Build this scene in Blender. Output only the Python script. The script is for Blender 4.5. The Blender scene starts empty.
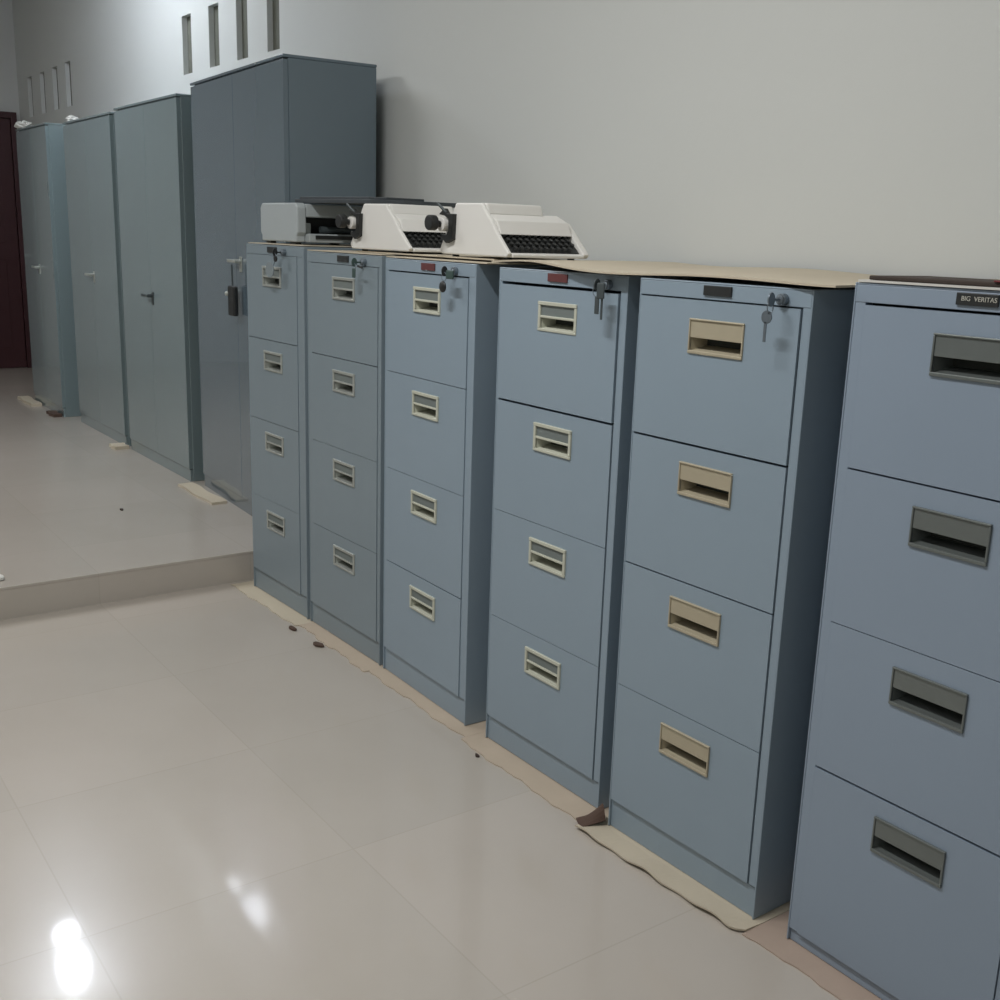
import bpy, bmesh, math, random
from mathutils import Vector, Matrix
random.seed(7)
scene = bpy.context.scene
COL = scene.collection
R = math.radians

# ---------------------------------------------------------------- materials
def srgb(r, g, b):
    f = lambda c: ((c/255+0.055)/1.055)**2.4 if c > 10 else c/255/12.92
    return (f(r), f(g), f(b), 1)

def mat(name, rgb, rough=.5, metal=0., coat=0., coat_rough=.1, noise=0., nscale=6., bump=0., bscale=60., spec=.5, emit=None, estr=0, aniso=None):
    m = bpy.data.materials.new(name); m.use_nodes = True
    nt = m.node_tree; b = nt.nodes['Principled BSDF']
    c = srgb(*rgb)
    b.inputs['Base Color'].default_value = c
    b.inputs['Roughness'].default_value = rough
    b.inputs['Metallic'].default_value = metal
    b.inputs['Coat Weight'].default_value = coat
    b.inputs['Coat Roughness'].default_value = coat_rough
    b.inputs['Specular IOR Level'].default_value = spec
    if emit:
        b.inputs['Emission Color'].default_value = srgb(*emit)
        b.inputs['Emission Strength'].default_value = estr
    tc = nt.nodes.new('ShaderNodeTexCoord')
    if noise:
        n = nt.nodes.new('ShaderNodeTexNoise'); n.inputs['Scale'].default_value = nscale; n.inputs['Detail'].default_value = 5
        nt.links.new(tc.outputs['Object'], n.inputs['Vector'])
        mx = nt.nodes.new('ShaderNodeMixRGB')
        mx.inputs['Color1'].default_value = tuple(v*(1-noise) for v in c[:3])+(1,)
        mx.inputs['Color2'].default_value = tuple(min(1, v*(1+noise)) for v in c[:3])+(1,)
        nt.links.new(n.outputs['Fac'], mx.inputs['Fac'])
        nt.links.new(mx.outputs['Color'], b.inputs['Base Color'])
    if bump:
        n2 = nt.nodes.new('ShaderNodeTexNoise'); n2.inputs['Scale'].default_value = bscale; n2.inputs['Detail'].default_value = 3
        nt.links.new(tc.outputs['Object'], n2.inputs['Vector'])
        bp = nt.nodes.new('ShaderNodeBump'); bp.inputs['Strength'].default_value = bump; bp.inputs['Distance'].default_value = .01
        nt.links.new(n2.outputs['Fac'], bp.inputs['Height'])
        nt.links.new(bp.outputs['Normal'], b.inputs['Normal'])
        if coat: nt.links.new(bp.outputs['Normal'], b.inputs['Coat Normal'])
    return m

M = {}
M['wall'] = mat('white_plaster', (205, 208, 205), .85, noise=.02, nscale=1.5, bump=.05, bscale=30)
M['wallside'] = mat('side_plaster', (196, 198, 196), .85, noise=.02, nscale=1.5)
M['ceil'] = mat('ceiling_paint', (205, 205, 200), .9, noise=.01)
M['steel'] = mat('blue_grey_enamel', (139, 156, 169), .42, coat=.25, coat_rough=.3, noise=.035, nscale=5, bump=.04, bscale=7)
M['steel2'] = mat('sky_grey_enamel', (139, 154, 170), .42, coat=.2, coat_rough=.3, noise=.03, nscale=4, bump=.04, bscale=6)
M['steel3'] = mat('dull_blue_grey_enamel', (129, 143, 151), .42, coat=.25, coat_rough=.3, noise=.04, nscale=5, bump=.04, bscale=8)
M['locker'] = mat('green_grey_enamel', (120, 136, 139), .26, coat=.8, coat_rough=.10, noise=.05, nscale=2.5, bump=.12, bscale=2.2)
M['locker_d'] = mat('slate_enamel', (92, 108, 118), .25, coat=1, coat_rough=.03, noise=.05, nscale=2.5, bump=.008, bscale=2.2)
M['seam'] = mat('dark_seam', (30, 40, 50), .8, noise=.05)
M['chrome'] = mat('dull_chrome', (186, 190, 184), .38, metal=.55, noise=.05, nscale=40)
M['cream'] = mat('cream_plastic', (190, 192, 176), .5, noise=.04, nscale=40)
M['tan'] = mat('tan_plated_metal', (180, 171, 148), .45, metal=.2, noise=.06, nscale=40)
M['grey_metal'] = mat('grey_plated_metal', (120, 126, 124), .35, metal=.5, noise=.08, nscale=30)
M['slot'] = mat('slot_shade_paint', (52, 56, 50), .7, noise=.1, nscale=30)
M['labelcard'] = mat('label_card', (112, 120, 118), .7, noise=.05, nscale=60)
M['red_plate'] = mat('maroon_plate', (98, 54, 54), .5, noise=.08, nscale=80)
M['black_plate'] = mat('black_plate', (42, 44, 44), .4, noise=.08, nscale=80)
M['print'] = mat('silver_print', (190, 190, 180), .5)
M['black'] = mat('black_plastic', (33, 35, 35), .45, noise=.1, nscale=40)
M['darkgrey'] = mat('dark_grey_metal', (70, 78, 80), .5, metal=.2, noise=.08, nscale=40)
M['iron'] = mat('key_steel', (120, 130, 138), .35, metal=.6, noise=.05, nscale=60)
M['greenblob'] = mat('dark_green_tag', (58, 78, 74), .5, noise=.05)
M['tag'] = mat('grey_tag', (128, 138, 142), .5, noise=.04)
M['typew'] = mat('off_white_shell', (222, 221, 216), .5, noise=.015, nscale=10)
M['typeg'] = mat('pale_grey_shell', (168, 176, 178), .5, noise=.02, nscale=10)
M['board'] = mat('dark_lid', (60, 66, 70), .5, noise=.06, nscale=8)
M['card'] = mat('kraft_cardboard', (180, 166, 148), .9, noise=.09, nscale=9, bump=.1, bscale=30)
M['cardpale'] = mat('pale_cardboard', (190, 180, 160), .9, noise=.06, nscale=7, bump=.1, bscale=25)
M['cardred'] = mat('reddish_cardboard', (172, 154, 140), .9, noise=.1, nscale=12)
M['carddark'] = mat('dark_cardboard', (84, 66, 56), .9, noise=.15, nscale=20)
M['folder'] = mat('dark_folder_card', (62, 52, 46), .8, noise=.1)
M['paper'] = mat('white_paper', (205, 204, 198), .8, noise=.02)
M['maroon'] = mat('maroon_door_paint', (60, 26, 31), .45, noise=.1, nscale=3)
M['ventin'] = mat('vent_recess_shade', (98, 100, 90), .9, noise=.08, nscale=8)
M['debris'] = mat('dark_debris', (60, 48, 42), .9, noise=.1)

def tile_mat(name, ox, oy):
    m = bpy.data.materials.new(name); m.use_nodes = True
    nt = m.node_tree; b = nt.nodes['Principled BSDF']
    tc = nt.nodes.new('ShaderNodeTexCoord')
    mp = nt.nodes.new('ShaderNodeMapping'); mp.inputs['Location'].default_value = (ox, oy, 0)
    nt.links.new(tc.outputs['Object'], mp.inputs['Vector'])
    br = nt.nodes.new('ShaderNodeTexBrick')
    br.offset = 0; br.squash = 1
    br.inputs['Scale'].default_value = 1
    br.inputs['Brick Width'].default_value = .6; br.inputs['Row Height'].default_value = .6
    br.inputs['Mortar Size'].default_value = .0022; br.inputs['Mortar Smooth'].default_value = .4
    br.inputs['Color1'].default_value = srgb(188, 180, 170); br.inputs['Color2'].default_value = srgb(184, 177, 167)
    br.inputs['Mortar'].default_value = srgb(180, 173, 162)
    nt.links.new(mp.outputs['Vector'], br.inputs['Vector'])
    n = nt.nodes.new('ShaderNodeTexNoise'); n.inputs['Scale'].default_value = 2.2; n.inputs['Detail'].default_value = 6
    nt.links.new(tc.outputs['Object'], n.inputs['Vector'])
    mx = nt.nodes.new('ShaderNodeMixRGB'); mx.blend_type = 'MULTIPLY'; mx.inputs['Fac'].default_value = 1
    rp = nt.nodes.new('ShaderNodeValToRGB')
    rp.color_ramp.elements[0].position = .3; rp.color_ramp.elements[0].color = (.94, .94, .93, 1)
    rp.color_ramp.elements[1].position = .7; rp.color_ramp.elements[1].color = (1, 1, 1, 1)
    nt.links.new(n.outputs['Fac'], rp.inputs['Fac'])
    nt.links.new(br.outputs['Color'], mx.inputs['Color1']); nt.links.new(rp.outputs['Color'], mx.inputs['Color2'])
    nt.links.new(mx.outputs['Color'], b.inputs['Base Color'])
    b.inputs['Roughness'].default_value = .27
    b.inputs['Coat Weight'].default_value = .5; b.inputs['Coat Roughness'].default_value = .06
    return m
# grout joints run along Y = -.58 + .6k and X = -1.425 + .6k
M['tile'] = tile_mat('cream_polished_tile', 1.425+6, .58+6)

# ---------------------------------------------------------------- mesh helpers
class MB:
    def __init__(s): s.bm = bmesh.new()
    def box(s, x0, x1, y0, y1, z0, z1):
        vs = [s.bm.verts.new(p) for p in ((x0,y0,z0),(x1,y0,z0),(x1,y1,z0),(x0,y1,z0),(x0,y0,z1),(x1,y0,z1),(x1,y1,z1),(x0,y1,z1))]
        for f in ((3,2,1,0),(4,5,6,7),(0,1,5,4),(1,2,6,5),(2,3,7,6),(3,0,4,7)):
            s.bm.faces.new([vs[i] for i in f])
        return s
    def prism_y(s, prof, y0, y1):
        """profile in XZ (clockwise or not) extruded along Y"""
        a = [s.bm.verts.new((x, y0, z)) for x, z in prof]; b = [s.bm.verts.new((x, y1, z)) for x, z in prof]
        n = len(prof)
        s.bm.faces.new(a); s.bm.faces.new(b[::-1])
        for i in range(n):
            s.bm.faces.new([a[i], b[i], b[(i+1) % n], a[(i+1) % n]][::-1])
        return s
    def prism_z(s, prof, z0, z1):
        a = [s.bm.verts.new((x, y, z0)) for x, y in prof]; b = [s.bm.verts.new((x, y, z1)) for x, y in prof]
        n = len(prof)
        s.bm.faces.new(a[::-1]); s.bm.faces.new(b)
        for i in range(n):
            s.bm.faces.new([a[i], a[(i+1) % n], b[(i+1) % n], b[i]])
        return s
    def cyl(s, p0, p1, r0, r1=None, n=20, cap=True):
        r1 = r0 if r1 is None else r1
        p0, p1 = Vector(p0), Vector(p1); d = (p1-p0).normalized()
        u = d.orthogonal().normalized(); v = d.cross(u)
        A = [s.bm.verts.new(p0+(u*math.cos(t)+v*math.sin(t))*r0) for t in [2*math.pi*i/n for i in range(n)]]
        B = [s.bm.verts.new(p1+(u*math.cos(t)+v*math.sin(t))*r1) for t in [2*math.pi*i/n for i in range(n)]]
        for i in range(n): s.bm.faces.new([A[i], A[(i+1) % n], B[(i+1) % n], B[i]])
        if cap: s.bm.faces.new(A[::-1]); s.bm.faces.new(B)
        return s
    def ball(s, c, r, sc=(1,1,1), n=16):
        mtx = Matrix.Translation(c) @ Matrix.Diagonal((r*sc[0], r*sc[1], r*sc[2], 1))
        bmesh.ops.create_uvsphere(s.bm, u_segments=n, v_segments=n//2+2, radius=1, matrix=mtx); return s
    def torus(s, c, R_, r, axis='y', n=20, m=8, a0=0, a1=2*math.pi):
        c = Vector(c); full = abs(a1-a0-2*math.pi) < 1e-4
        rings = []
        for i in range(n if full else n+1):
            t = a0+(a1-a0)*i/n
            if axis == 'y': d = Vector((math.cos(t), 0, math.sin(t))); ax = Vector((0,1,0))
            elif axis == 'x': d = Vector((0, math.cos(t), math.sin(t))); ax = Vector((1,0,0))
            else: d = Vector((math.cos(t), math.sin(t), 0)); ax = Vector((0,0,1))
            rings.append([s.bm.verts.new(c+d*(R_+r*math.cos(q))+ax*r*math.sin(q)) for q in [2*math.pi*j/m for j in range(m)]])
        k = len(rings)
        for i in range(k if full else k-1):
            A, B = rings[i], rings[(i+1) % k]
            for j in range(m): s.bm.faces.new([A[j], B[j], B[(j+1) % m], A[(j+1) % m]])
        return s
    def sheet(s, pts, th, nx=24, ny=6, fz=None):
        """bilinear quad pts[4] subdivided with height function, thickness th"""
        P = [Vector(p) for p in pts]
        top = []; bot = []
        for i in range(nx+1):
            rt = []; rb = []
            for j in range(ny+1):
                a, b = i/nx, j/ny
                p = (P[0]*(1-a)+P[1]*a)*(1-b)+(P[3]*(1-a)+P[2]*a)*b
                dz = fz(a, b) if fz else (0, 0, 0)
                if not isinstance(dz, tuple): dz = (0, 0, dz)
                p = p+Vector(dz)
                rt.append(s.bm.verts.new(p+Vector((0,0,th)))); rb.append(s.bm.verts.new(p))
            top.append(rt); bot.append(rb)
        F = s.bm.faces.new
        for i in range(nx):
            for j in range(ny):
                F([top[i][j], top[i+1][j], top[i+1][j+1], top[i][j+1]]); F([bot[i][j+1], bot[i+1][j+1], bot[i+1][j], bot[i][j]])
            F([bot[i][0], bot[i+1][0], top[i+1][0], top[i][0]]); F([top[i][ny], top[i+1][ny], bot[i+1][ny], bot[i][ny]])
        for j in range(ny):
            F([bot[0][j+1], bot[0][j], top[0][j], top[0][j+1]]); F([bot[nx][j], bot[nx][j+1], top[nx][j+1], top[nx][j]])
        return s
    def build(s, name, m, parent=None, bevel=0, smooth=False, seg=2):
        bmesh.ops.recalc_face_normals(s.bm, faces=s.bm.faces)
        me = bpy.data.meshes.new(name); s.bm.to_mesh(me); s.bm.free()
        me.materials.append(m)
        o = bpy.data.objects.new(name, me); COL.objects.link(o)
        if parent: o.parent = parent
        if smooth:
            for p in me.polygons: p.use_smooth = True
        if bevel:
            b = o.modifiers.new('bevel', 'BEVEL'); b.width = bevel; b.segments = seg; b.limit_method = 'ANGLE'; b.angle_limit = R(40)
        return o

def tag(o, label, cat, group=None):
    o['label'] = label; o['category'] = cat
    if group: o['group'] = group
    return o
def thing(name, loc, label, cat, group=None, rz=0):
    o = bpy.data.objects.new(name, None); o.empty_display_size = .1; COL.objects.link(o)
    o.location = loc; o.rotation_euler = (0, 0, rz)
    return tag(o, label, cat, group)
def struct(o):
    o['kind'] = 'structure'; return o

# ---------------------------------------------------------------- the room
STEP_X, STEP_Z = -4.025, .122
WY = .69; CEIL = 3.3; XL, XR, YB = -10.36, 3.0, -5.2

struct(MB().box(STEP_X-.02, XR, YB, WY, -.1, 0).build('floor', M['tile']))
pl = MB().box(XL, STEP_X-.0015, YB, WY, -.1, STEP_Z-.012)
struct(pl.build('trim_1', M['tile']))
struct(MB().box(XL, STEP_X, YB, WY, STEP_Z-.012, STEP_Z).build('floor_raised', M['tile'], bevel=.002))
struct(MB().box(XL, XR, YB, WY, CEIL, CEIL+.1).build('ceiling', M['ceil']))
struct(MB().box(XL-.1, XL, YB, WY, -.1, CEIL).build('wall_left', M['wallside']))
struct(MB().box(XR, XR+.1, YB, WY, -.1, CEIL).build('wall_right', M['wallside']))
struct(MB().box(XL, XR, YB-.1, YB, -.1, CEIL).build('wall_front', M['wallside']))
# long wall with ventilation slots and the door opening cut through its face
VW, VZ0, VZ1 = .14, 2.222, 2.53
vents = [-9.95, -9.55, -9.165, -8.80, -6.355, -5.955, -5.58, -5.205]
DY0, DY1, DZ1 = -.36, .655, 2.276
xs = sorted([XL, XR]+[v-VW/2 for v in vents]+[v+VW/2 for v in vents])
zs = [-.1, VZ0, VZ1, CEIL]
wb = MB()
for i in range(len(xs)-1):
    for j in range(len(zs)-1):
        xm, zm = (xs[i]+xs[i+1])/2, (zs[j]+zs[j+1])/2
        if any(abs(xm-v) < VW/2 for v in vents) and VZ0 < zm < VZ1: continue
        wb.box(xs[i], xs[i+1], WY, WY+.14, zs[j], zs[j+1])
bmesh.ops.remove_doubles(wb.bm, verts=wb.bm.verts, dist=1e-5)
# drop the interior faces left where blocks touch
seen = {}
for f in list(wb.bm.faces):
    k = tuple(round(c, 4) for c in f.calc_center_median()); seen.setdefault(k, []).append(f)
bmesh.ops.delete(wb.bm, geom=[f for v in seen.values() if len(v) > 1 for f in v], context='FACES')
struct(wb.build('wall_back', M['wall']))
for i, v in enumerate(vents):
    w = MB().box(v-VW/2, v+VW/2, WY+.03, WY+.045, VZ0, VZ1)
    struct(w.build('aperture_%d' % (i+1), M['ventin']))  # vent slot closed by a pane, coloured dark for the unlit space behind
# maroon door
door = struct(MB().box(XL+.002, XL+.03, DY0+.06, DY1-.055, STEP_Z+.004, DZ1-.055).build('door_1', M['maroon'], bevel=.003))
fr = MB().box(XL+.001, XL+.045, DY0, DY0+.055, STEP_Z, DZ1).box(XL+.001, XL+.045, DY1-.05, DY1, STEP_Z, DZ1).box(XL+.001, XL+.045, DY0+.055, DY1-.05, DZ1-.05, DZ1)
fr.build('door_frame', M['maroon'], door, bevel=.003)
p = MB()
for z0, z1 in ((.3, 1.05), (1.2, 2.1)): p.box(XL+.03, XL+.036, DY0+.16, DY1-.16, z0, z1)
p.build('door_panel', M['maroon'], door, bevel=.003)
MB().cyl((XL+.03, DY0+.11, 1.1), (XL+.07, DY0+.11, 1.1), .012).box(XL+.066, XL+.078, DY0+.10, DY0+.22, 1.09, 1.11).build('door_handle', M['chrome'], door)

# ---------------------------------------------------------------- filing cabinets
def pull(parent, cx, zt, style, w=.15, h=.073):
    """recessed pull with card window: zt = top of the bezel, front plane Y=0"""
    x0, x1, z0, z1 = cx-w/2, cx+w/2, zt-h, zt
    bez = {'chrome': M['chrome'], 'cream': M['cream'], 'tan': M['tan'], 'grey': M['grey_metal']}[style]
    zm = z0+h*.46
    e = .009 if style in ('cream', 'chrome') else .004
    m = MB()
    m.box(x0, x1, -.007, 0, z1-e, z1); m.box(x0, x1, -.006, 0, z0, z0+.007)
    m.box(x0, x0+e, -.006, 0, z0+.007, z1-e); m.box(x1-e, x1, -.006, 0, z0+.007, z1-e)
    hd = m.build('handle', bez, parent, bevel=.0015)
    if style in ('cream', 'chrome'):
        MB().box(x0+e, x1-e, -.002, 0, zm+.004, z1-e).build('card_holder', M['labelcard'], hd)
        MB().box(x0+e, x1-e, -.006, .001, zm-.001, zm+.005).build('lip', bez, hd, bevel=.0015)
    else:
        MB().prism_y([(x0+e, zm), (x1-e, zm), (x1-e, z1-e), (x0+e, z1-e)], -.004, 0).build('lip', bez, hd, bevel=.001)
    # the finger recess behind: floor slopes down to the front
    a = MB(); bm = a.bm
    yb = .036
    ip = [(x0+e, 0, z0+.006), (x1-e, 0, z0+.006), (x1-e-.012, yb, z0+.016), (x0+e+.012, yb, z0+.016)]
    tp = [(x0+e, 0, z1-e), (x1-e, 0, z1-e), (x1-e-.012, yb, z1-e), (x0+e+.012, yb, z1-e)]
    v = [bm.verts.new(q) for q in ip+tp]
    for f in ((0,1,2,3), (0,3,7,4), (1,5,6,2), (4,7,6,5)): bm.faces.new([v[i] for i in f])
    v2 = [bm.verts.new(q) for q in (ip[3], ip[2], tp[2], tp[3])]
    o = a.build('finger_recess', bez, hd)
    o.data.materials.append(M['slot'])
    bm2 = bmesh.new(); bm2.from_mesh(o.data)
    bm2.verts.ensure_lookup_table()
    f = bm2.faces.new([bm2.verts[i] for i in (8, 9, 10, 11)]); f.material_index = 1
    # only the back of the recess is coloured dark, standing in for shade
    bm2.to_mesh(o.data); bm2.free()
    return (x0+e*.5, x1-e*.5, z0+.003, z1-e*.5)

def cabinet(x0, x1, y0, H, plinth, style, steel, label, rz=0, plate='black_plate', ls=.015, rs=.027, text=None, gaps=(.004,)*5, platex=None, low=None, i_strong=False, jut=(0,0,0,0)):
    """four drawer steel filing cabinet; front plane local Y=0, width along X"""
    w = x1-x0; D = .62; Z0 = .005
    root = thing('filing_cabinet', (x0, y0, Z0), label, 'filing cabinet', 'filing cabinets in the row', rz)
    H -= Z0
    s = .004
    b = MB()
    b.box(0, s, 0, D, 0, H).box(w-s, w, 0, D, 0, H)
    if low is not None: plinth0 = low
    else: plinth0 = plinth
    b.box(s, w-s, D-s, D, 0, H).box(s, w-s, .0, D-s, H-s, H).box(s, w-s, .03, D-s, plinth-.02, plinth-.016)
    b.build('carcass', steel, root, bevel=.0015)
    top = H-.034
    f = MB()
    f.box(s, ls, .001, .022, plinth0, top).box(w-rs, w-s, .001, .022, plinth0, top)
    f.box(s, w-s, .0, .022, top, H-s)
    f.build('front_frame', steel, root, bevel=.001)
    MB().box(s, w-s, .006, .022, 0, (low or plinth)-.004).build('plinth', steel, root, bevel=.001)
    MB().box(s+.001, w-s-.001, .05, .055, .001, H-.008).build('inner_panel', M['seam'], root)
    n = 4; hh = (top-plinth)/n
    cx = (ls+w-rs)/2 + (.009 if style != 'grey' else .012)
    for k in range(n):
        g = gaps[k]
        dz0 = plinth+(n-1-k)*hh; dz1 = dz0+hh
        if k == n-1 and low is not None: dz0 = low
        j = jut[k]
        dr = MB()
        zt = dz1-.040; pw, ph = .147, .072
        hx0, hx1, hz0, hz1 = cx-pw/2+.003, cx+pw/2-.003, zt-ph+.003, zt-.003
        X0, X1, Z0_, Z1_ = ls+.0012, w-rs-(.0028 if jut[0] or i_strong else .0014), dz0+.0006, dz1-g
        yf, yk = -.0015-j, .020
        dr.box(X0, hx0, yf, yk, Z0_, Z1_).box(hx1, X1, yf, yk, Z0_, Z1_)
        dr.box(hx0, hx1, yf, yk, Z0_, hz0).box(hx0, hx1, yf, yk, hz1, Z1_)
        bmesh.ops.remove_doubles(dr.bm, verts=dr.bm.verts, dist=1e-5)
        do = dr.build('drawer', steel, root)
        h0 = len(do.children)
        pull(do, cx, zt, style, pw, ph)
    # name plate on the top rail
    pc = w/2+.0 if platex is None else platex
    pt = MB().box(pc-.037, pc+.037, -.004, 0, H-.026, H-.006).build('name_plate', M[plate], root, bevel=.001)
    if text:
        cu = bpy.data.curves.new('txt', 'FONT'); cu.body = text; cu.size = .0108; cu.extrude = .0004; cu.align_x = 'CENTER'; cu.align_y = 'CENTER'
        t = bpy.data.objects.new('txt', cu); COL.objects.link(t)
        bpy.context.view_layer.update()
        me = bpy.data.meshes.new_from_object(t); bpy.data.objects.remove(t)
        o = bpy.data.objects.new('lettering', me); COL.objects.link(o); me.materials.clear(); me.materials.append(M['print'])
        o.parent = pt; o.location = (pc+.004, -.0046, H-.0155); o.rotation_euler = (R(90), 0, 0)
    return root, w, H

def lock(root, x, z):
    o = MB().cyl((x, 0, z), (x, -.012, z), .0115).cyl((x, -.012, z), (x, -.016, z), .009, .007).build('lock', M['iron'], root, bevel=.001)
    return o

cabs = [
 (-3.930, -3.472, -.008, 1.335, .082, 'chrome', 'steel3', 'far-end filing cabinet touching the floor step, under a boxy grey machine', R(1.5), 'black_plate'),
 (-3.452, -2.950, .006, 1.322, .078, 'chrome', 'steel3', 'second filing cabinet from the floor step, with small grey name plate and bright-edged chrome pulls', R(.5), 'black_plate'),
 (-2.926, -2.424, .010, 1.318, .078, 'cream', 'steel', 'filing cabinet with cream square pulls and dark key bunch, standing under the two white typewriters', R(-1.5), 'red_plate'),
 (-2.332, -1.845, .006, 1.315, .074, 'cream', 'steel', 'filing cabinet with cream pulls, immediately left of the one with tan pulls', R(.5), 'red_plate'),
 (-1.780, -1.322, -.014, 1.315, .074, 'tan', 'steel', 'filing cabinet with tan pulls, standing on a pale board', R(1.), 'black_plate'),
 (-1.242, -.780, .004, 1.333, .105, 'grey', 'steel2', 'nearest filing cabinet, with wide dark grey pulls, cut by the right edge', R(0), 'black_plate'),
]
cab = []
for i, (x0, x1, y0, H, pli, st, stl, lab, rz, plate) in enumerate(cabs):
    kw = {}
    if i == 5: kw = dict(ls=.025, rs=.025, text='BIG  VERITAS', gaps=(.0045, .003, .0012, .0045), platex=.238, low=.028)
    if i == 4: kw = dict(ls=.006, rs=.022, gaps=(.003, .0045, .003, .0012), jut=(.001, 0, 0, 0), platex=.225)
    if i == 3: kw = dict(ls=.012, rs=.024, gaps=(.007, .0055, .0010, .0010), jut=(.002, 0, 0, 0), platex=.24)
    if i == 2: kw = dict(ls=.02, rs=.035, gaps=(.004, .0015, .0010, .0025), platex=.255)
    if i == 1: kw = dict(ls=.03, rs=.02, gaps=(.0015, .002, .0008, .0012), platex=.26)
    if i == 0: kw = dict(ls=.006, rs=.05, gaps=(.0010, .002, .0015, .0005), platex=.22)
    r_, w, Hh = cabinet(x0, x1, y0, H, pli, st, M[stl], lab, rz, plate, **kw)
    cab.append((r_, w, Hh))

# locks and the keys hanging from them
lockx = [.318, .40, .402, .425, .392]
for i in range(5):
    r_, w, H = cab[i]; lock(r_, lockx[i], H-.022)
klabels = ['dark key bunch with round grey tag hanging on the far-end filing cabinet',
           'dark green lock key sticking out of the second cabinet from the floor step',
           'black key bunch with green tag in the lock of the cabinet under the white typewriters',
           'dark keys hanging from the cabinet immediately left of the tan-pulled one',
           'grey key hanging loose from the lock of the tan-pulled cabinet']
def key_set(i):
    r_, w, H = cab[i]
    a = r_.rotation_euler.z
    root = thing('key_ring', (r_.location.x+lockx[i]*math.cos(a)+.0165*math.sin(a), r_.location.y+lockx[i]*math.sin(a)-.0165*math.cos(a), r_.location.z+H-.022), klabels[i], 'keys', 'keys left in the cabinet locks', 0)
    root.scale = (.9, .62, .9)
    m = [M['black'], M['greenblob'], M['black'], M['darkgrey'], M['iron']][i]
    # key bow standing out of the lock
    MB().cyl((0, .002, 0), (0, -.022, 0), .003, n=8).cyl((-.002, -.034, 0), (.002, -.034, 0), .015, n=16).build('key', m, root, bevel=.001)
    MB().torus((0, -.036, -.016), .013, .0014, 'y' if i != 4 else 'x').build('split_ring', M['iron'], root)
    if i == 0:
        MB().cyl((.004, -.030, -.024), (.004, -.038, -.024), .012, n=16).build('key_head', m, root)
        MB().cyl((-.038, -.040, -.068), (-.0372, -.045, -.068), .030, n=28).build('round_tag', M['tag'], root, bevel=.001)
        MB().cyl((.004, -.034, -.03), (-.018, -.032, -.05), .0012, n=6).build('cord', M['darkgrey'], root)
    elif i == 1:
        MB().box(-.010, .012, -.040, -.034, -.052, -.020).build('key_tag', m, root, bevel=.004)
        MB().cyl((.02, -.03, -.012), (.05, -.03, -.016), .004, n=8).build('spare_key', M['black'], root)
    elif i == 2:
        MB().ball((-.006, -.036, -.046), .017, (1, .6, 1)).build('key_fob', m, root, smooth=True)
        MB().box(.012, .050, -.040, -.030, -.022, .004).build('key_tag', M['greenblob'], root, bevel=.004)
    elif i == 3:
        MB().box(.006, .034, -.044, -.036, -.034, .006).build('key_head', m, root, bevel=.005)
        MB().box(.000, .016, -.042, -.038, -.072, -.028).box(.018, .026, -.036, -.033, -.085, -.03).build('spare_key', M['darkgrey'], root, bevel=.002)
    else:
        MB().cyl((-.006, -.036, -.036), (-.006, -.040, -.036), .014, n=18).build('key_head', m, root, bevel=.001)
        MB().box(-.011, -.004, -.040, -.037, -.088, -.046).build('key_blade', m, root, bevel=.0005)
for i in range(5): key_set(i)

# ---------------------------------------------------------------- tall lockers on the platform
def locker(x0, x1, y0, H, depth, label, steel, handle='lever', rz=0, two=True, ajar=0):
    w = x1-x0
    root = thing('steel_locker', (x0, y0, STEP_Z), label, 'locker', 'tall steel lockers on the platform', rz)
    b = MB().box(0, w, .02, depth, .0, H-.012)
    b.build('carcass', steel, root, bevel=.003)
    MB().box(-.001, w+.001, -.002, depth+.001, H-.012, H).build('top_lip', steel, root, bevel=.003)
    MB().box(.004, w-.004, .006, .0195, 0, .06).build('plinth', steel, root, bevel=.001)
    for k in (0, 1):
        a, c = (.003, w/2-.0012) if k == 0 else (w/2+.0012, w-.003)
        dd = MB().box(a, c, 0, .0195, .064, H-.018).build('door', steel, root, bevel=.0008)
        if k == 0 and ajar: dd.rotation_euler = (0, 0, -R(ajar))
        if k == 1:
            hx = w/2+.03
            hz = (1.03 if handle == 'dark' else 1.09)-STEP_Z if handle != 'A' else 1.25-STEP_Z
            if handle == 'A': hx = w/2+.06
            pl = MB().box(hx-.016, hx+.016, -.004, 0, hz-.045, hz+.02).build('lock_plate', M['chrome'] if handle != 'dark' else M['darkgrey'], dd if handle != 'A' else dd, bevel=.002)
            MB().cyl((hx, -.004, hz), (hx, -.03, hz), .009).box(hx-.085, hx+.012, -.036, -.024, hz-.007, hz+.007).build('handle', M['chrome'] if handle != 'dark' else M['darkgrey'], pl, bevel=.003)
    return root
A = locker(-5.225, -4.064, .280, 2.035-STEP_Z, .39, 'tallest steel locker, dark blue-grey, directly behind the far end of the filing cabinet row', M['locker_d'], 'A', rz=R(-3.3))
B = locker(-6.300, -5.333, .250, 1.997-STEP_Z, .42, 'grey-green steel locker immediately left of the tallest locker', M['locker'], 'dark')
Cc = locker(-7.340, -6.386, .250, 1.985-STEP_Z, .42, 'third steel locker left of the filing cabinets', M['locker'], 'lever')
Dd = locker(-8.350, -7.560, .200, 1.995-STEP_Z, .42, 'farthest steel locker next to the maroon door, with white paper on top', M['locker'], 'lever')
# the pouch hanging from the handle of the tallest locker
kp = thing('key_pouch', (-4.620, .214, 1.19), 'black key pouch on a cord hanging from the handle of the tallest locker', 'keys')
MB().box(-.03, .04, -.012, .012, -.175, -.045).build('pouch', M['black'], kp, bevel=.008)
MB().cyl((0, 0, .045), (.004, 0, -.06), .004, n=8).build('cord', M['darkgrey'], kp)
MB().ball((-.03, -.012, -.08), .011).build('key_end', M['chrome'], kp, smooth=True)

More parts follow.
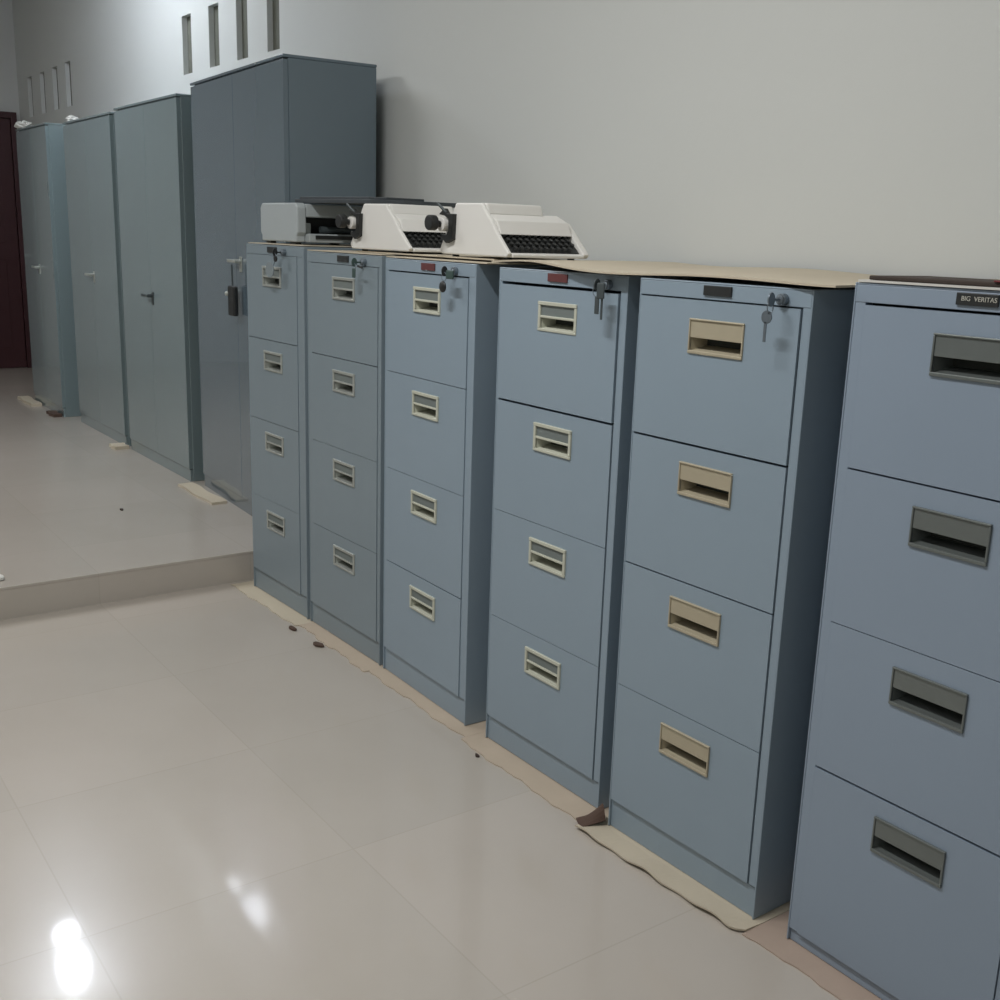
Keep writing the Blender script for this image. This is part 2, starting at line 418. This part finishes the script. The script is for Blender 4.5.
def crumple(name, c, r, sc, m, label, cat, seed=1, squash=.25):
    random.seed(seed)
    b = MB().ball((0, 0, 0), 1, (1, 1, 1), 14)
    for v in b.bm.verts:
        k = 1+random.uniform(-squash, squash)
        v.co = Vector((v.co.x*r*sc[0]*k, v.co.y*r*sc[1]*k, max(v.co.z, -.55)*r*sc[2]*k))
    zmin = min(v.co.z for v in b.bm.verts)
    for v in b.bm.verts: v.co.z -= zmin
    o = b.build(name, m); o.location = c
    return tag(o, label, cat)
crumple('crumpled_paper', (-8.27, .24, 1.997), .05, (2., 1, .6), M['paper'], 'white crumpled paper lying on top of the farthest locker', 'paper', 3)
crumple('crumpled_paper', (-7.26, .285, 1.987), .035, (1.3, 1, .6), M['paper'], 'small pale scrap on the left end of the third locker top', 'paper', 5)

# ---------------------------------------------------------------- typewriters and the grey machine
def typewriter(x, y, z, sx, label, wy=.29):
    root = thing('typewriter', (x, y, z), label, 'typewriter', 'white typewriters on the filing cabinets')
    S = lambda pr: [(a*sx, c) for a, c in pr]
    side = S([(0, .012), (.012, 0), (.325, 0), (.335, .010), (.278, .062), (.252, .092), (.215, .126), (.205, .138), (.080, .139), (.062, .110)])
    mid = S([(.02, .003), (.32, .003), (.318, .010), (.262, .052), (.246, .088), (.20, .104), (.06, .104), (.03, .03)])
    m = MB().prism_y(side, 0, .012).prism_y(mid, .0121, wy-.0221)
    side2 = S([(.0, .012), (.012, 0), (.325, 0), (.335, .010), (.275, .064), (.245, .092), (.19, .104), (.06, .104)])
    m.prism_y(side2, wy-.022, wy)
    m.build('shell', M['typew'], root, bevel=.004)
    # front ledge of the shell under the keys, and the strip above them
    MB().prism_y(S([(.30, 0), (.338, 0), (.338, .008), (.322, .012), (.30, .010)]), .0122, wy-.0222).prism_y(S([(.24, .060), (.282, .058), (.262, .094), (.21, .1135), (.20, .1045), (.245, .088)]), .0122, wy-.0222).build('trim', M['typew'], root, bevel=.002)
    # hood over the carriage
    MB().prism_y(S([(.066, .105), (.222, .108), (.212, .1385), (.080, .1395)]), .0122, wy*.72).build('hood', M['typew'], root, bevel=.005)
    # keyboard well and keys
    kb = MB().prism_y(S([(.262, .0525), (.3175, .0115), (.320, .014), (.268, .056)]), .013, wy-.026).build('keyboard_plate', M['black'], root)
    k = MB()
    for row in range(4):
        t = (row+.5)/4
        px, pz = (.268+(.318-.268)*t)*sx, .057+(.016-.057)*t
        for c in range(11):
            yy = .024+row*.004+c*.0205
            if yy > wy-.036: continue
            k.cyl((px-.002, yy, pz-.004), (px+.005, yy, pz+.006), .0072, .0060, n=10)
    k.build('keys', M['black'], kb)
    # carriage end: platen, knob, return lever, all proud of the left end
    MB().cyl((.038, -.022, .080), (.038, .16, .080), .019, n=20).build('platen', M['typew'], root, bevel=.002)
    MB().cyl((.030, -.058, .084), (.030, -.034, .084), .021, n=22).cyl((.030, -.034, .084), (.036, -.018, .080), .009, n=12).build('platen_knob', M['black'], root, bevel=.003)
    MB().prism_y([(.012, .108), (.038, .124), (.052, .110), (.086, .109), (.082, .040), (.050, .030), (.022, .046), (.030, .054), (.052, .052), (.062, .066), (.060, .096), (.040, .104)], -.012, .002).build('carriage_end', M['black'], root, bevel=.0015)
    MB().cyl((.045, -.008, .112), (.020, -.022, .138), .004, n=8).build('return_lever', M['darkgrey'], root)
    for fx in (.04, .29):
        for fy in (.03, wy-.03):
            MB().cyl((fx*sx, fy, -.006), (fx*sx, fy, .001), .010, n=12).build('rubber_foot', M['black'], root)
    return root
TZ = 1.3385
T3 = typewriter(-2.690, .050, TZ, 1.0, 'large white typewriter nearest the camera, with dark keys, beside the bare cardboard sheet', .275)
T2 = typewriter(-3.226, .050, TZ, 1.12, 'white typewriter in the middle, under the dark lid and between the other two machines', .33)

gm = thing('printer', (-3.930, .05, 1.349), 'boxy pale grey office machine with open dark front on the far-end filing cabinet', 'office machine')
MB().prism_y([(.012, .0), (.012, .020), (0, .032), (0, .118), (.016, .134), (.300, .134), (.315, .120), (.315, .034), (.305, .020), (.305, .0)], 0, .035).build('side_housing', M['typeg'], gm, bevel=.005)
MB().box(.02, .312, .0355, .32, .086, .131).box(.02, .18, .0355, .32, .0, .086).box(.18, .312, .285, .32, .0, .086).box(.18, .335, .0355, .285, .0, .030).build('body', M['typeg'], gm, bevel=.004)
MB().box(.18, .185, .036, .285, .030, .086).build('dark_front', M['black'], gm)
MB().box(.3351, .339, .06, .27, .012, .025).build('slot', M['black'], gm)
MB().box(.25, .31, .0356, .055, .031, .066).build('bracket', M['grey_metal'], gm, bevel=.003)
MB().cyl((.29, .1, .045), (.29, .27, .045), .011).build('roller', M['darkgrey'], gm)
MB().box(.10, .20, .10, .26, .131, .134).build('vent_strip', M['darkgrey'], gm)
for fx in (.05, .26):
    for fy in (.02, .28):
        MB().box(fx-.02, fx+.02, fy-.012, fy+.012, -.0085, -.0005).build('foot', M['black'], gm, bevel=.002)

# flat dark lid lying across two machines
lid = MB().prism_z([(0, 0), (.56, 0), (.60, .10), (.60, .36), (0, .36)], 0, .014).prism_z([(.02, .01), (.53, .01), (.56, .06), (.56, .2), (.02, .2)], .014, .022)
lid = lid.build('machine_lid', M['board'], bevel=.002); lid.location = (-3.74, .10, 1.4845); lid.rotation_euler = (0, R(.5), 0)
tag(lid, 'flat dark lid lying across the middle typewriter and the grey machine', 'lid')

# ---------------------------------------------------------------- cardboard on the cabinet tops
def sheet_thing(name, pts, th, m, label, cat='cardboard', fz=None, nx=30, ny=6, group=None):
    o = MB().sheet(pts, th, nx, ny, fz).build(name, m)
    c = Vector(pts[0]); return tag(o, label, cat, group)
def wavy(seed, a1=.003, curl=0):
    ph = [random.Random(seed).uniform(0, 6) for _ in range(4)]
    return lambda a, b: (0, .004*math.sin(23*a+ph[2])*(1-b)+.003*math.sin(57*a+ph[3])*(1-b), a1*(1+math.sin(9*a+ph[0])*math.cos(2*b+ph[1])))
sheet_thing('cardboard_sheet', [(-3.93, .0, 1.3375), (-3.50, .015, 1.3375), (-3.50, .6, 1.3375), (-3.93, .6, 1.3375)], .003, M['cardpale'], 'cardboard sheet under the boxy grey machine on the end cabinet')
sheet_thing('cardboard_sheet', [(-3.455, .01, 1.3245), (-2.955, .012, 1.3245), (-2.955, .61, 1.3245), (-3.455, .61, 1.3245)], .003, M['cardpale'], 'cardboard sheet under the middle typewriter')
sheet_thing('cardboard_sheet', [(-2.925, .012, 1.3205), (-2.38, .0, 1.3205), (-2.38, .61, 1.3205), (-2.925, .61, 1.3205)], .003, M['cardpale'], 'cardboard sheet under the white typewriter nearest the camera')
sheet_thing('cardboard_sheet', [(-2.36, .0, 1.318), (-1.26, -.02, 1.318), (-1.28, .66, 1.318), (-2.37, .66, 1.322)], .004, M['cardpale'],
            'long pale buckled cardboard sheet spanning the two cabinets right of the typewriters',
            fz=lambda a, b: (0, .012*math.sin(9*a+1)*(1-b)*(1 if a > .05 else 0), .0035*(1+math.sin(11*a+b*3))+.008*math.exp(-((a-.12)/.14)**2)*(1-b)+.004*b+(.004*(a-.75)*4 if a > .75 else 0)), nx=50)
# loose boards that carry the typewriters level
sheet_thing('paper_pad', [(-3.20, .06, 1.3285), (-2.42, .05, 1.3285), (-2.42, .37, 1.3285), (-3.20, .37, 1.3285)], .004, M['cardpale'], 'thin board under both white typewriters')
# nearest cabinet: white sheet, dark folder
sheet_thing('paper_sheet', [(-1.235, .002, 1.334), (-.79, .00, 1.334), (-.79, .5, 1.334), (-1.235, .5, 1.334)], .004, M['paper'], 'thin white sheet under the dark folder on the nearest cabinet')
fo = thing('folder', (-1.215, .004, 1.3385), 'dark brown folder with a red corner lying on the nearest cabinet', 'folder')
MB().box(0, .43, 0, .17, 0, .0075).build('cover', M['folder'], fo, bevel=.002)
MB().box(.235, .44, -.004, .15, .0077, .0105).build('red_sleeve', mat('dark_red_card', (112, 42, 44), .7), fo, bevel=.001)

# ---------------------------------------------------------------- cardboard underfoot
def strip(x0, x1, yf0, yf1, m, label, th=.0035, z=.0, fz=None, y1=.30):
    return sheet_thing('cardboard_strip', [(x0, yf0, z), (x1, yf1, z), (x1, y1, z), (x0, y1, z)], th, m, label, 'cardboard', fz or wavy(int(-x0*100), 0), 40, 6, 'cardboard pieces under the filing cabinets')
def torn(seed, amp=.006):
    r = random.Random(seed); k = [r.uniform(0, 6) for _ in range(3)]
    return lambda a, b: (0, amp*(math.sin(13*a+k[0])*.6+math.sin(37*a+k[1])*.4+math.sin(83*a+k[2])*.2)*(1-b)**2, 0)
strip(-4.00, -3.44, -.075, -.060, M['cardpale'], 'pale cardboard strip under the end filing cabinet beside the floor step', fz=torn(1))
strip(-3.4395, -2.9355, -.045, -.050, M['card'], 'brown cardboard strip under the second cabinet from the floor step', fz=torn(2, .009))
strip(-2.935, -2.3655, -.040, -.045, M['card'], 'brown cardboard strip under the cabinet below the typewriters', fz=torn(3, .007))
strip(-2.365, -1.8155, -.060, -.060, M['card'], 'brown cardboard strip under the cabinet left of the tan-pulled one', fz=torn(4, .006))
strip(-1.815, -1.305, -.088, -.068, M['cardpale'], 'thick pale board under the tan-pulled cabinet, dark along its edge', th=.0042, fz=lambda a, b: (0, .003*math.sin(31*a)*(1-b)+(.02*((a-.93)/.07)**2 if a > .93 else 0)*(1-b), .007*max(0, 1-b*6)*(1+.4*math.sin(17*a))))
strip(-1.3045, -.70, -.055, -.050, M['cardred'], 'reddish brown cardboard under the nearest cabinet', fz=torn(6, .005))
# dark underside of the pale board shows as a line
fl = MB().sheet([(-1.846, -.060, .005), (-1.800, -.085, .009), (-1.782, -.02, .016), (-1.83, .0, .010)], .002, 8, 8, lambda a, b: (0, 0, .035*math.sin(a*3.1)*b**1.5)).build('cardboard_flap', M['carddark'])
tag(fl, 'dark brown torn cardboard flap sticking up between the maroon-plated and tan-pulled cabinets', 'cardboard')
def scrap(c, s, m, label, seed, z=None, rot=0):
    r = random.Random(seed)
    pts = []
    n = 9
    for i in range(n):
        t = 2*math.pi*i/n; k = r.uniform(.6, 1.1)
        pts.append((s[0]*k*math.cos(t), s[1]*k*math.sin(t)))
    b = MB().prism_z(pts, 0, s[2])
    for v in b.bm.verts: v.co.z += .25*s[2]*(1+math.sin(v.co.x*60+seed))
    o = b.build('cardboard_scrap', m); o.location = c; o.rotation_euler = (0, 0, rot)
    return tag(o, label, 'scrap')
scrap((-3.225, -.075, 0), (.035, .014, .006), M['carddark'], 'dark torn scrap on the floor in front of the second cabinet from the step', 1)
scrap((-3.415, -.082, 0), (.022, .012, .006), M['carddark'], 'dark torn bit at the right end of the pale strip beside the floor step', 2)
scrap((-2.255, -.075, 0), (.012, .006, .004), M['debris'], 'tiny dark bit on the floor left of the maroon-plated cabinet', 3)
scrap((-4.92, -.22, STEP_Z), (.016, .008, .006), M['debris'], 'tiny dark bit alone in the middle of the raised floor', 4)
scrap((-4.125, -.90, STEP_Z), (.03, .012, .010), M['paper'], 'small white scrap at the left end of the floor step', 5)
def wad(x0, x1, y0, y1, m, label, th=.012, curl=.01):
    o = MB().sheet([(x0, y0, STEP_Z), (x1, y0, STEP_Z), (x1, y1, STEP_Z), (x0, y1, STEP_Z)], th, 12, 4, lambda a, b: (0, .006*math.sin(9*a), 0)).build('cardboard_wad', m)
    return tag(o, label, 'cardboard')
wad(-5.27, -4.82, .165, .240, M['cardpale'], 'pale folded cardboard at the foot of the tallest locker', .012)
wad(-6.42, -6.31, .165, .245, M['cardpale'], 'folded cardboard between the feet of the second and third lockers from the cabinets', .02)
wad(-8.50, -8.10, .12, .192, M['cardpale'], 'folded cardboard at the left foot of the farthest locker', .02)
wad(-7.76, -7.58, .14, .195, M['carddark'], 'dark folded cardboard at the right foot of the farthest locker', .02)

# ---------------------------------------------------------------- lamps
def emis(name, col, s):
    return mat(name, (240, 240, 240), .4, emit=col, estr=s)
def area(name, loc, size, sy, power, col=(1, 1, 1), rot=(0, 0, 0), spread=180):
    l = bpy.data.lights.new(name, 'AREA'); l.shape = 'RECTANGLE'; l.size = size; l.size_y = sy; l.energy = power; l.color = col; l.spread = R(spread)
    o = bpy.data.objects.new(name, l); COL.objects.link(o); o.location = loc; o.rotation_euler = rot; return o
L1 = thing('ceiling_lamp', (-6.50, -.22, CEIL), 'ceiling lamp over the platform, seen as a bright patch in the floor', 'lamp')
MB().cyl((0, 0, 0), (0, 0, -.03), .10, n=32).build('base', M['typew'], L1, bevel=.004)
bulb = emis('lit_bulb', (235, 242, 255), 105)
MB().cyl((0, 0, -.03), (0, 0, -.05), .03).build('holder', M['typew'], L1)
MB().ball((.14, -.02, -.14), .095, (1.2, .9, 1)).build('bulb', bulb, L1, smooth=True)
MB().ball((-.23, .03, -.14), .050, (1, 1.5, .7)).build('bulb', bulb, L1, smooth=True)
# two more batten lamps in the near part of the room
def batten(x, y, length, power, label, rz=0):
    t = thing('batten_lamp', (x, y, CEIL), label, 'lamp', None, rz)
    MB().box(-length/2, length/2, -.04, .04, -.05, 0).build('housing', M['typew'], t, bevel=.004)
    MB().cyl((-length/2+.02, 0, -.066), (length/2-.02, 0, -.066), .014, n=14).build('tube', emis('lit_tube', (240, 245, 255), 5), t)
    l = area('tube_light', (0, 0, -.085), length, .06, power, (1, .99, .985)); l.parent = t
    return t
batten(-1.9, -1.45, 1.2, 57, 'tube lamp on the ceiling behind the camera')
batten(-5.6, -2.2, 1.2, 55, 'unseen tube lamp added over the platform to brighten the left half')  # added lamp, lights the locker fronts and the left floor
batten(1.2, -3.2, 1.2, 20, 'tube lamp on the ceiling at the near end of the room')
w_ = bpy.data.worlds.new('World'); scene.world = w_; w_.use_nodes = True
w_.node_tree.nodes['Background'].inputs[0].default_value = (.5, .53, .56, 1); w_.node_tree.nodes['Background'].inputs[1].default_value = .0

# ---------------------------------------------------------------- camera
cam = bpy.data.cameras.new('Camera'); co = bpy.data.objects.new('Camera', cam); COL.objects.link(co)
r_ = Vector((0.58096431, 0.81332401, 0.03137707)); u_ = Vector((-0.20883374, 0.1116904, 0.97155222)); w__ = Vector((-0.78668223, 0.57098976, -0.23473764))
mw = Matrix((r_, u_, -w__)).transposed().to_4x4(); mw.translation = Vector((0, -1.6617, 1.393))
co.matrix_world = mw
cam.sensor_width = 36; cam.lens = 36*1.0937033; cam.clip_start = .02; cam.clip_end = 60
scene.camera = co
scene.view_settings.view_transform = 'Standard'; scene.view_settings.look = 'None'
scene.view_settings.gamma = 1; scene.view_settings.use_curve_mapping = False
scene.view_settings.exposure = 0.0
